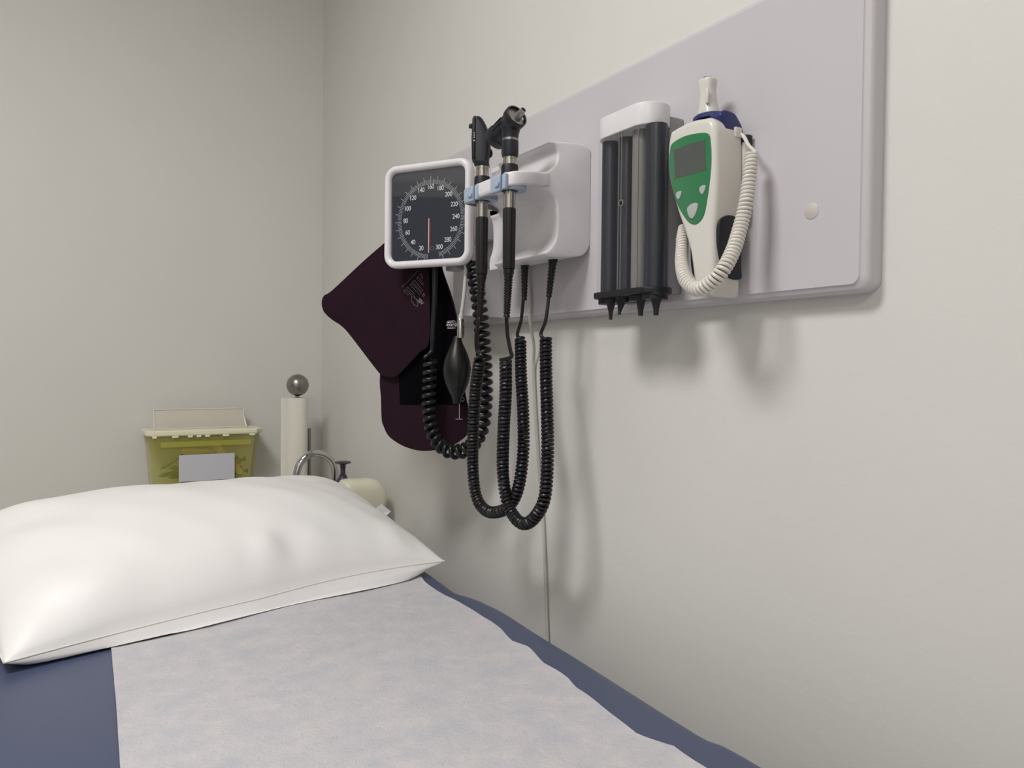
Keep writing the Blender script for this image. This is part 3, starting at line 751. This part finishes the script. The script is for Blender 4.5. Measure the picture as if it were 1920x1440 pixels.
# ============================================================ SPECULA DISPENSER
disp = thing('specula_dispenser', (-.06, .80, 1.345), 'tall dispenser with dark tubes under a white cap beside the thermometer', 'specula dispenser')
def stad(x0, x1, y0, y1, n=10):
    r = (x1 - x0) / 2; return [((x0 + x1) / 2 + p[0], (y0 + y1) / 2 + p[1]) for p in rrect(r, (y1 - y0) / 2, r * .98, n)]
mb = MB(); slab(mb, stad(-.0965, -.0405, .7535, .868), (0, 0, 0), (1, 0, 0), (0, 1, 0), 1.5690, 1.5985, .0016, 4, True); mb.build('cap', MT['white'], disp)
MB().rbox((-.052, .7585, 1.352), (-.0262, .872, 1.585), .003).build('back_plate', MT['grey'], disp)
MB().rbox((-.040, .7620, 1.405), (-.0262, .79, 1.53), .003).build('mounting_plate', MT['board'], disp)
mb = MB(); slab(mb, stad(-.0975, -.048, .7400, .874), (0, 0, 0), (1, 0, 0), (0, 1, 0), 1.3500, 1.3580, .0012, 3, True)
TB = [(-.0745, .8535, .0115), (-.068, .8255, .0120), (-.0745, .7890, .0115), (-.0745, .7590, .0142)]
for x, y, r in TB: mb.lathe([(r * 1.25, 1.3425), (r * 1.25, 1.3500)], (x, y, 0), n=28)
mb.build('bottom_tray', MT['black'], disp)
for i, (x, y, r) in enumerate(TB):
    mb = MB().lathe([(r - .0012, 1.358), (r, 1.3585), (r, 1.569)], (x, y, 0), n=36)
    o = mb.build('tube', MT['dull'] if i == 2 else MT['tube'], disp)
    if i == 2: o['label'] = 'empty greyish clear tube'
    # nested specula inside show as a stepped stack in front of the plate
mb = MB()
for k in range(16):
    z = 1.364 + k * .0115
    mb.lathe([(.0050, z), (.0064, z + .004), (.0064, z + .0085), (.0048, z + .0090)], (-.0700, .8645, 0), n=14)
mb.build('speculum_stack', MT['spec'], disp)
mb = MB(); slab(mb, [(p[0], p[1]) for p in stad(-.0935, -.052, .7445, .8700)], (0, 0, 0), (1, 0, 0), (0, 1, 0), 1.3580, 1.5692, 0)
mb.v = mb.v; cl = mb.build('clear_cover', MT['clear'], disp)
mb = MB()
for y in (.8105, .8050, .7715): mb.box((-.0948, y - .0005, 1.3585), (-.0936, y + .0005, 1.5690))
mb.build('cover_ribs', MT['dull'], disp, False)
MB().lathe([(.0046, 0), (.0046, .0012), (.0032, .0014), (.0032, .0004)], (-.0940, .8045, 1.4738), (-1, 0, 0), 24).build('grommet', MT['dull'], disp)
MB().lathe([(.0031, 0), (.0031, .0011), (.0001, .0012)], (-.0940, .8045, 1.4738), (-1, 0, 0), 24).build('lock_hole', MT['dark'], disp)
labs = ['black ear speculum tip hanging under the leftmost dispenser tube', 'tilted black ear speculum tip, second from left under the dispenser',
        'black ear speculum tip under the pale empty dispenser tube', 'black ear speculum tip under the dispenser tube nearest the thermometer']
tips = [((-.078, .8515, 1.346), (-.078, .8441, 1.3216)), ((-.070, .8310, 1.347), (-.078, .8255, 1.3278)), ((-.078, .7860, 1.347), (-.078, .7815, 1.3234)), ((-.078, .7525, 1.347), (-.078, .7515, 1.3224))]
tips = [((-.078, .8441, 1.351), (-.078, .8441, 1.3205)), ((-.074, .8245, 1.351), (-.080, .8235, 1.3265)), ((-.078, .7815, 1.351), (-.078, .7815, 1.3225)), ((-.078, .7515, 1.351), (-.078, .7515, 1.3215))]
for i, (a, b) in enumerate(tips):
    a, b = Vector(a), Vector(b); d = (b - a); Ln = d.length; R = .0088 if i != 3 else .0095; e = .0023 if i < 2 else .0033
    prof = [(R * 1.25, 0), (R * 1.25, .0030), (R, .0045)]
    for k in range(1, 11):
        f = k / 10; prof.append((e + (R * .92 - e) * (1 - f) ** 2.0, .0045 + (Ln - .0045) * f))
    o = MB().lathe(prof, a, d, 28).build('ear_speculum', MT['spec'])
    tag(o, labs[i], 'ear speculum', 'ear specula hanging under the dispenser')

# ============================================================ THERMOMETER
th = thing('thermometer', (-.06, .675, 1.345), 'white handheld thermometer with green panel and coiled white cord on wall', 'thermometer')
TB_ = [(0.7212, 1.5452), (0.725, 1.5231), (0.7217, 1.4903), (0.7077, 1.4507), (0.6943, 1.4214), (0.6844, 1.3977), (0.6794, 1.3746), (0.6774, 1.3635), (0.6727, 1.3484), (0.6613, 1.3417), (0.6551, 1.3398), (0.6452, 1.3405), (0.6448, 1.3712), (0.6455, 1.392), (0.646, 1.4149), (0.6444, 1.4327), (0.6427, 1.4692), (0.6435, 1.5061), (0.6449, 1.5359), (0.6532, 1.5476), (0.6654, 1.5505), (0.6849, 1.5527), (0.7132, 1.5501)]
mb = MB(); poly = cr([(-a, b) for a, b in TB_], 5)
slab(mb, poly, (-.040, 0, 0), (0, -1, 0), (0, 0, 1), 0, .0485, .0075, 7, True)
mb.build('body', MT['cream'], th, angle=60)
def patch(pts, x, th_, r, name, m, parent, sub=5):
    mb = MB(); slab(mb, cr([(-a, b) for a, b in pts], sub), (x, 0, 0), (0, -1, 0), (0, 0, 1), 0, th_, r, 3)
    return mb.build(name, m, parent)
TG = [(0.7182, 1.5239), (0.7155, 1.5311), (0.7048, 1.5346), (0.6888, 1.5357), (0.6671, 1.5332), (0.6551, 1.5295), (0.6507, 1.5228), (0.6488, 1.5004), (0.6497, 1.4794), (0.6537, 1.4541), (0.659, 1.4344), (0.6684, 1.4264), (0.6772, 1.4264), (0.6867, 1.4324), (0.6987, 1.4471), (0.7085, 1.4647), (0.7172, 1.494), (0.7193, 1.5132)]
gp = patch(TG, -.0870, .0026, .0010, 'control_panel', MT['green'], th)
LC = [(0.7118, 1.5215), (0.6853, 1.5240), (0.6584, 1.5218), (0.656, 1.5106), (0.6549, 1.4876), (0.681, 1.4871), (0.7083, 1.4874), (0.7110, 1.5045)]
patch([(a * .96 + .684 * .04, b) for a, b in [(0.7118, 1.5225), (0.712, 1.5223), (0.6853, 1.5242), (0.658, 1.5226), (0.6576, 1.5222), (0.655, 1.4880), (0.6553, 1.4874), (0.681, 1.4867), (0.708, 1.4876), (0.7085, 1.4880)]], -.0895, .0004, 0, 'lcd_screen', MT['lcd'], gp, 3)
def button(y, z, sx, sz):
    pts = [(y + .9 * sx, z + .55 * sz), (y + .3 * sx, z + .95 * sz), (y - .55 * sx, z + 1.0 * sz), (y - sx, z + .7 * sz), (y - .85 * sx, z - .1 * sz), (y - .35 * sx, z - .85 * sz), (y, z - 1.0 * sz), (y + .45 * sx, z - .75 * sz), (y + .85 * sx, z)]
    patch(pts, -.0893, .0016, .0006, 'button', MT['btn'], gp, 4)
button(.7005, 1.4651, .0050, .0050); button(.6609, 1.4644, .0052, .0052); button(.677, 1.442, .0090, .0090)
# navy probe well at the top right
mb = MB(); well = [(-.0780, 1.5505), (-.0715, 1.5400), (-.0700, 1.5275), (-.0600, 1.5235), (-.0400, 1.5205), (-.0400, 1.5400), (-.0480, 1.5510), (-.0560, 1.5570), (-.072, 1.5575)]
slab(mb, cr(well, 3), (0, 0, 0), (1, 0, 0), (0, 0, 1), -.6450, -.7030, .0020, 3, True); mb.v = [(x, y if True else y, z) for x, y, z in mb.v]
mb.v = [(x, y, z) for x, y, z in mb.v]
wl = mb.build('probe_well', MT['navy'], th)
mb = MB(); mb.lathe([(.0230, 1.5540), (.0230, 1.5580), (.021, 1.5600), (.012, 1.5605)], (-.060, .6760, 0), n=36); mb.build('well_rim', MT['navy'], th)
pad = [(-0.0798, 1.4264), (-0.0719, 1.4323), (-0.0612, 1.4347), (-0.0471, 1.4319), (-0.0435, 1.4206), (-0.0424, 1.3759), (-0.0425, 1.3612), (-0.0596, 1.3602), (-0.0723, 1.3681), (-0.0801, 1.3936), (-0.0815, 1.4154)]
mb = MB(); slab(mb, cr(pad, 5), (0, .6470, 0), (1, 0, 0), (0, 0, 1), 0, .0050, .001, 3); mb.build('side_grip', MT['pad'], th)
pad2 = [(-a, b) for a, b in []]
mb = MB(); slab(mb, cr([(-.078, 1.432), (-.068, 1.436), (-.048, 1.432), (-.046, 1.37), (-.06, 1.362), (-.074, 1.37), (-.078, 1.40)], 5), (0, .672, 0), (1, 0, 0), (0, 0, 1), 0, -.020, .001, 3); mb.build('side_grip', MT['pad'], th)
MB().rbox((-.042, .640, 1.435), (-.0262, .735, 1.525), .004).build('wall_mount', MT['cream'], th)
mb = MB(); mb.rbox((-.0395, .6390, 1.520), (-.030, .646, 1.533), .001); mb.build('connector_block', MT['black'], th)
mb = MB(); L = []
for z, hx, hy in ((1.5590, .0120, .0140), (1.5635, .0121, .0142), (1.5665, .0115, .0132), (1.575, .0103, .0112), (1.585, .0094, .0100), (1.592, .0093, .0097), (1.599, .0100, .0108), (1.6035, .0105, .0117), (1.6060, .0098, .0110), (1.6072, .0075, .0085)):
    L.append([(-.062 + p[0] * .93, .6800 + (z - 1.56) * .055 + p[1] * .92, z) for p in rrect(hx, hy, min(hx, hy) * .72, 6)])
pb = mb.loft(L).build('probe_handle', MT['cream'], th, angle=50)
MB().lathe([(.0055, 1.6070), (.0055, 1.6088), (.003, 1.6094)], (-.062, .6826, 0), n=20).build('eject_button', MT['pad'], pb)
mb = MB(); mb.rbox((-.0745, .6700, 1.5725), (-.0712, .6745, 1.5905), .0016); mb.build('finger_groove', MT['cream'], pb)
mb = MB(); mb.rbox((-.0560, .6420, 1.5280), (-.0440, .6520, 1.5405), .0025); mb.build('cord_plug', MT['cream'], th)
WC = [(-0.045, 0.6475, 1.5363), (-0.047, 0.6374, 1.5278), (-0.05, 0.6273, 1.5148), (-0.052, 0.6159, 1.5037), (-0.055, 0.6187, 1.5015), (-0.06, 0.6165, 1.4769), (-0.066, 0.616, 1.4442), (-0.072, 0.6184, 1.4161), (-0.085, 0.6171, 1.387), (-0.1, 0.6191, 1.363), (-0.106, 0.6349, 1.3485), (-0.106, 0.6524, 1.3457), (-0.1025, 0.6732, 1.3578), (-0.090, 0.6935, 1.3807), (-0.075, 0.7088, 1.4066), (-0.062, 0.7228, 1.4333)]
cable('coiled_cord', WC[:4], WC[4:], None, .0062, .0022, .0047, MT['creamcord'], th, per=16, Rf=lambda f: .0058 + .0012 * math.sin(PI * min(1, f * 1.1)) - .003 * max(0, (f - .93) / .07))

# ============================================================ COUNTER AND WHAT STANDS ON IT
CZ = .86
ctr = thing('counter', (-.7, 2.04, 0), 'laminate counter along the back wall behind the exam table', 'counter')
MB().rbox((-1.45, 1.705, CZ - .035), (-.003, YB - .001, CZ), .006).build('countertop', MT['counter'], ctr)
MB().box((-1.43, 1.74, .1), (-.003, YB - .001, CZ - .035)).build('cabinet', MT['tbase'], ctr, False)
MB().box((-1.41, 1.79, 0), (-.003, YB - .001, .1)).build('toe_kick', MT['base'], ctr, False)

# sharps container
sh = thing('sharps_container', (-.36, 2.29, CZ), 'translucent yellow sharps container with raised clear lid on the counter', 'sharps container')
YS0, YS1 = 2.24, 2.355
def octo(x0, x1, y0, y1, c, z): return [(x0 + c, y0, z), (x1 - c, y0, z), (x1, y0 + c, z), (x1, y1 - c * .4, z), (x1 - c * .4, y1, z), (x0 + c * .4, y1, z), (x0, y1 - c * .4, z), (x0, y0 + c, z)]
MB().loft([octo(-.492, -.242, 2.252, 2.34, .014, CZ), octo(-.508, -.218, 2.242, 2.352, .016, 1.0560), octo(-.510, -.216, 2.241, 2.353, .016, 1.0610)], True, False).build('tub', MT['yellow'], sh, angle=20)
mb = MB().loft([octo(-.513, -.213, 2.236, 2.356, .018, 1.0605), octo(-.5155, -.2105, 2.234, 2.358, .020, 1.0640), octo(-.5155, -.2105, 2.234, 2.358, .020, 1.0720), octo(-.512, -.214, 2.237, 2.355, .018, 1.0745)])
for x0, x1 in ((-.50, -.49), (-.452, -.436), (-.412, -.400), (-.390, -.378), (-.368, -.356), (-.322, -.305), (-.25, -.235)): mb.box((x0, 2.2355, 1.0555), (x1, 2.2395, 1.0615))
mb.build('lid', MT['yellowrim'], sh, False)
mb = MB()
mb.loft([[(-.4880, 2.300, 1.0750), (-.2450, 2.300, 1.0750), (-.2480, 2.332, 1.1270), (-.4840, 2.332, 1.1270)], [(-.4880, 2.302, 1.0750), (-.2450, 2.302, 1.0750), (-.2480, 2.334, 1.1270), (-.4840, 2.334, 1.1270)]])
mb.build('raised_flap', MT['clearlid'], sh, False)
mb = MB()
mb.tube(cr([(-.4880, 2.299, 1.0760), (-.4865, 2.315, 1.105), (-.4860, 2.327, 1.121), (-.4800, 2.331, 1.1270), (-.36, 2.331, 1.1270), (-.2520, 2.331, 1.1270), (-.2470, 2.327, 1.121), (-.2480, 2.315, 1.105), (-.2440, 2.299, 1.0760)], 8, False), .0020, 8)
mb.tube([(-.4880, 2.296, 1.0765), (-.2440, 2.296, 1.0765)], .0018, 8)
mb.build('flap_rim', MT['lidrim'], sh)
for x in (-.467, -.262): MB().lathe([(.0045, -.001), (.0045, .001)], (x, 2.333, 1.131), (0, 1, 0), 16).build('flap_tab', MT['clearlid'], sh)
MB().box((-.4345, 2.2385, .935), (-.2895, 2.2400, 1.0075)).build('label', MT['label'], sh, False)
MB().box((-.480, 2.2375, 1.030), (-.245, 2.2400, 1.044)).build('ridge', MT['yellow'], sh, False)
# used syringes and wooden sticks inside
def syringe_proto():
    t = thing('syringe', (0, 0, 0), 'used plastic syringe inside the yellow sharps container', 'syringe', 'used syringes inside the sharps container')
    MB().lathe([(.0015, 0), (.0018, .006), (.0055, .008), (.0058, .055), (.0090, .056), (.0090, .058), (.0055, .058)], (0, 0, 0), (1, 0, 0), 12).build('barrel', MT['syr'], t)
    MB().lathe([(.0040, .035), (.0040, .072), (.0070, .073), (.0070, .075)], (0, 0, 0), (1, 0, 0), 10).build('plunger', MT['syrd'], t)
    return t
p0 = syringe_proto(); rnd = random.Random(3)
spots = []
for k in range(26):
    row = k // 9; spots.append((-.478 + .0235 * (k % 9) + rnd.uniform(-.006, .006), 2.262 + rnd.uniform(0, .055), .905 + row * .024 + rnd.uniform(-.006, .006) + (.012 if (k % 9) in (0, 1, 7, 8) else -.01)))
for k, s in enumerate(spots):
    if k == 0: o = p0
    else:
        o = p0.copy(); COL.objects.link(o)
        for ch in p0.children:
            c = ch.copy(); COL.objects.link(c); c.parent = o
    o.location = s; o.rotation_euler = (0, rnd.uniform(-.6, .5), rnd.uniform(-.15, .15))
    if s[0] > -.31: o.location.x = -.31 - rnd.uniform(0, .03)
def stick(a, b, label):
    a, b = Vector(a), Vector(b); d = b - a; n = Vector((0, 1, 0)); s = d.normalized().cross(n)
    Ln = d.length; pts = [(p[0] + Ln / 2, p[1]) for p in rrect(Ln / 2, .0085, .008, 6)]
    mb = MB(); slab(mb, pts, a, d.normalized(), s, -.001, .001, 0); tag(mb.build('tongue_depressor', MT['wood']), label, 'wooden stick')
stick((-.425, 2.262, 1.0160), (-.315, 2.27, 1.004), 'wooden tongue depressor lying flat above the label inside the yellow container')
stick((-.343, 2.252, 1.0345), (-.265, 2.262, .945), 'steeply slanted wooden tongue depressor inside the yellow container')

# paper towel holder and roll
ph = thing('paper_towel_holder', (-.131, 2.2, CZ), 'steel paper towel holder with a ball finial near the wall corner', 'paper towel holder')
px_, py_ = -.131, 2.2
MB().lathe([(.001, 0), (.062, 0), (.064, .004), (.060, .009), (.010, .012), (.0055, .014), (.0055, .316), (.001, .317)], (px_ + .006, py_, CZ), n=36).build('base_and_rod', MT['satin'], ph)
MB().lathe([(.001, -.0315 + 0)] + [(.0312 * math.sin(PI * k / 20), -.0312 * math.cos(PI * k / 20)) for k in range(1, 20)] + [(.001, .0315)], (px_ + .0065, py_, 1.198), n=36).build('ball_finial', MT['satin'], ph)
MB().tube([(-.0855, 2.215, CZ + .006), (-.0855, 2.215, 1.0720)], .0050, 12).build('side_arm', MT['satin'], ph)
roll = thing('paper_towel_roll', (px_, py_, CZ + .013), 'tall narrow white paper towel roll on the steel holder', 'paper towel roll')
mb = MB(); n = 64
L = []
for ri, z in ((.012, CZ + .014), (.0285, CZ + .014), (.0290, CZ + .017), (.0290, 1.159), (.0285, 1.1620), (.012, 1.1620)):
    L.append([(px_ + .006 + ri * math.cos(2 * PI * i / n), py_ + ri * math.sin(2 * PI * i / n), z) for i in range(n)])
mb.loft(L, False, False).build('roll', MT['towel'], roll)
mb = MB(); L = []
for z in (CZ + .016, 1.161):
    a = [(px_ + .006 + .0296 * math.cos(t), py_ + .0296 * math.sin(t), z) for t in [math.radians(250 - 8 * k) for k in range(8)]]
    a += [(px_ - .034, py_ - .008, z), (px_ - .0415, py_ - .004, z)]
    L.append(a + [(x, y + .0006, zz) for x, y, zz in a[::-1]])
mb.loft(L).build('loose_sheet', MT['towel'], roll)

# faucet
fc = thing('faucet', (-.062, 2.05, CZ), 'chrome gooseneck faucet at the counter beside the towel roll', 'faucet')
FP = [(-.064, 2.05, CZ), (-.064, 2.05, .93), (-.0645, 2.05, .968), (-.074, 2.05, .993), (-.094, 2.05, 1.0105), (-.118, 2.05, 1.0165), (-.141, 2.05, 1.0105), (-.160, 2.05, .991), (-.1685, 2.05, .966), (-.171, 2.05, .945)]
MB().tube(cr(FP, 10, False), .0098, 20).build('spout', MT['chrome'], fc)
MB().lathe([(.024, 0), (.024, .006), (.016, .012), (.0145, .045), (.011, .05)], (-.064, 2.05, CZ), n=28).build('base', MT['chrome'], fc)
MB().tube([(-.064, 2.035, CZ + .03), (-.064, 1.985, CZ + .05)], [.006, .0045], 12).build('lever', MT['chrome'], fc)

# pump bottle
pb_ = thing('pump_bottle', (-.1150, 1.84, CZ), 'small bottle with dark purple pump top behind the pillow', 'pump bottle')
x, y = -.1148, 1.84
MB().lathe([(.001, .0), (.020, 0), (.021, .004), (.021, .078), (.018, .088)], (x, y, CZ), n=28).build('bottle', MT['purple'], pb_)
MB().lathe([(.018, .947 - CZ), (.0195, .955 - CZ), (.0185, .966 - CZ), (.0125, .975 - CZ), (.0095, .9795 - CZ), (.0095, .9835 - CZ), (.0062, .984 - CZ)], (x, y, CZ), n=28).build('collar', MT['purple'], pb_)
MB().lathe([(.0062, .983), (.0060, 1.000), (.0070, 1.001), (.0070, 1.009), (.012, 1.0105), (.0195, 1.0130), (.0205, 1.0145), (.018, 1.0165), (.006, 1.0180)], (x, y, 0), n=32).build('pump_head', MT['purple'], pb_)
# cream container with rounded shoulders
cc = thing('plastic_container', (-.078, 1.79, CZ), 'cream rounded plastic container between purple pump and right wall', 'container')
sil = [(-.130, .860), (-.143, .90), (-.1440, .950), (-.1360, .9745), (-.1220, .9800), (-.1050, .9793), (-.0880, .9780), (-.0700, .9785), (-.0480, .9730), (-.0310, .9570), (-.0240, .937), (-.0290, .912), (-.0370, .888), (-.042, .860)]
pf = cr(sil, 5, False); mb = MB(); L = []
for k in range(-10, 11):
    f = k / 10; sc = math.sqrt(max(0, 1 - abs(f) ** 2.5)); d = .016 * (1 - sc)
    q = [(-.084 + (a + .084) * (1 - .34 * (1 - sc)), CZ + (b - CZ) * (1 - .22 * (1 - sc))) for a, b in pf]
    L.append([(a, 1.79 + .038 * f, b) for a, b in q])
mb.loft(L).build('body', MT['creamp'], cc, angle=60)
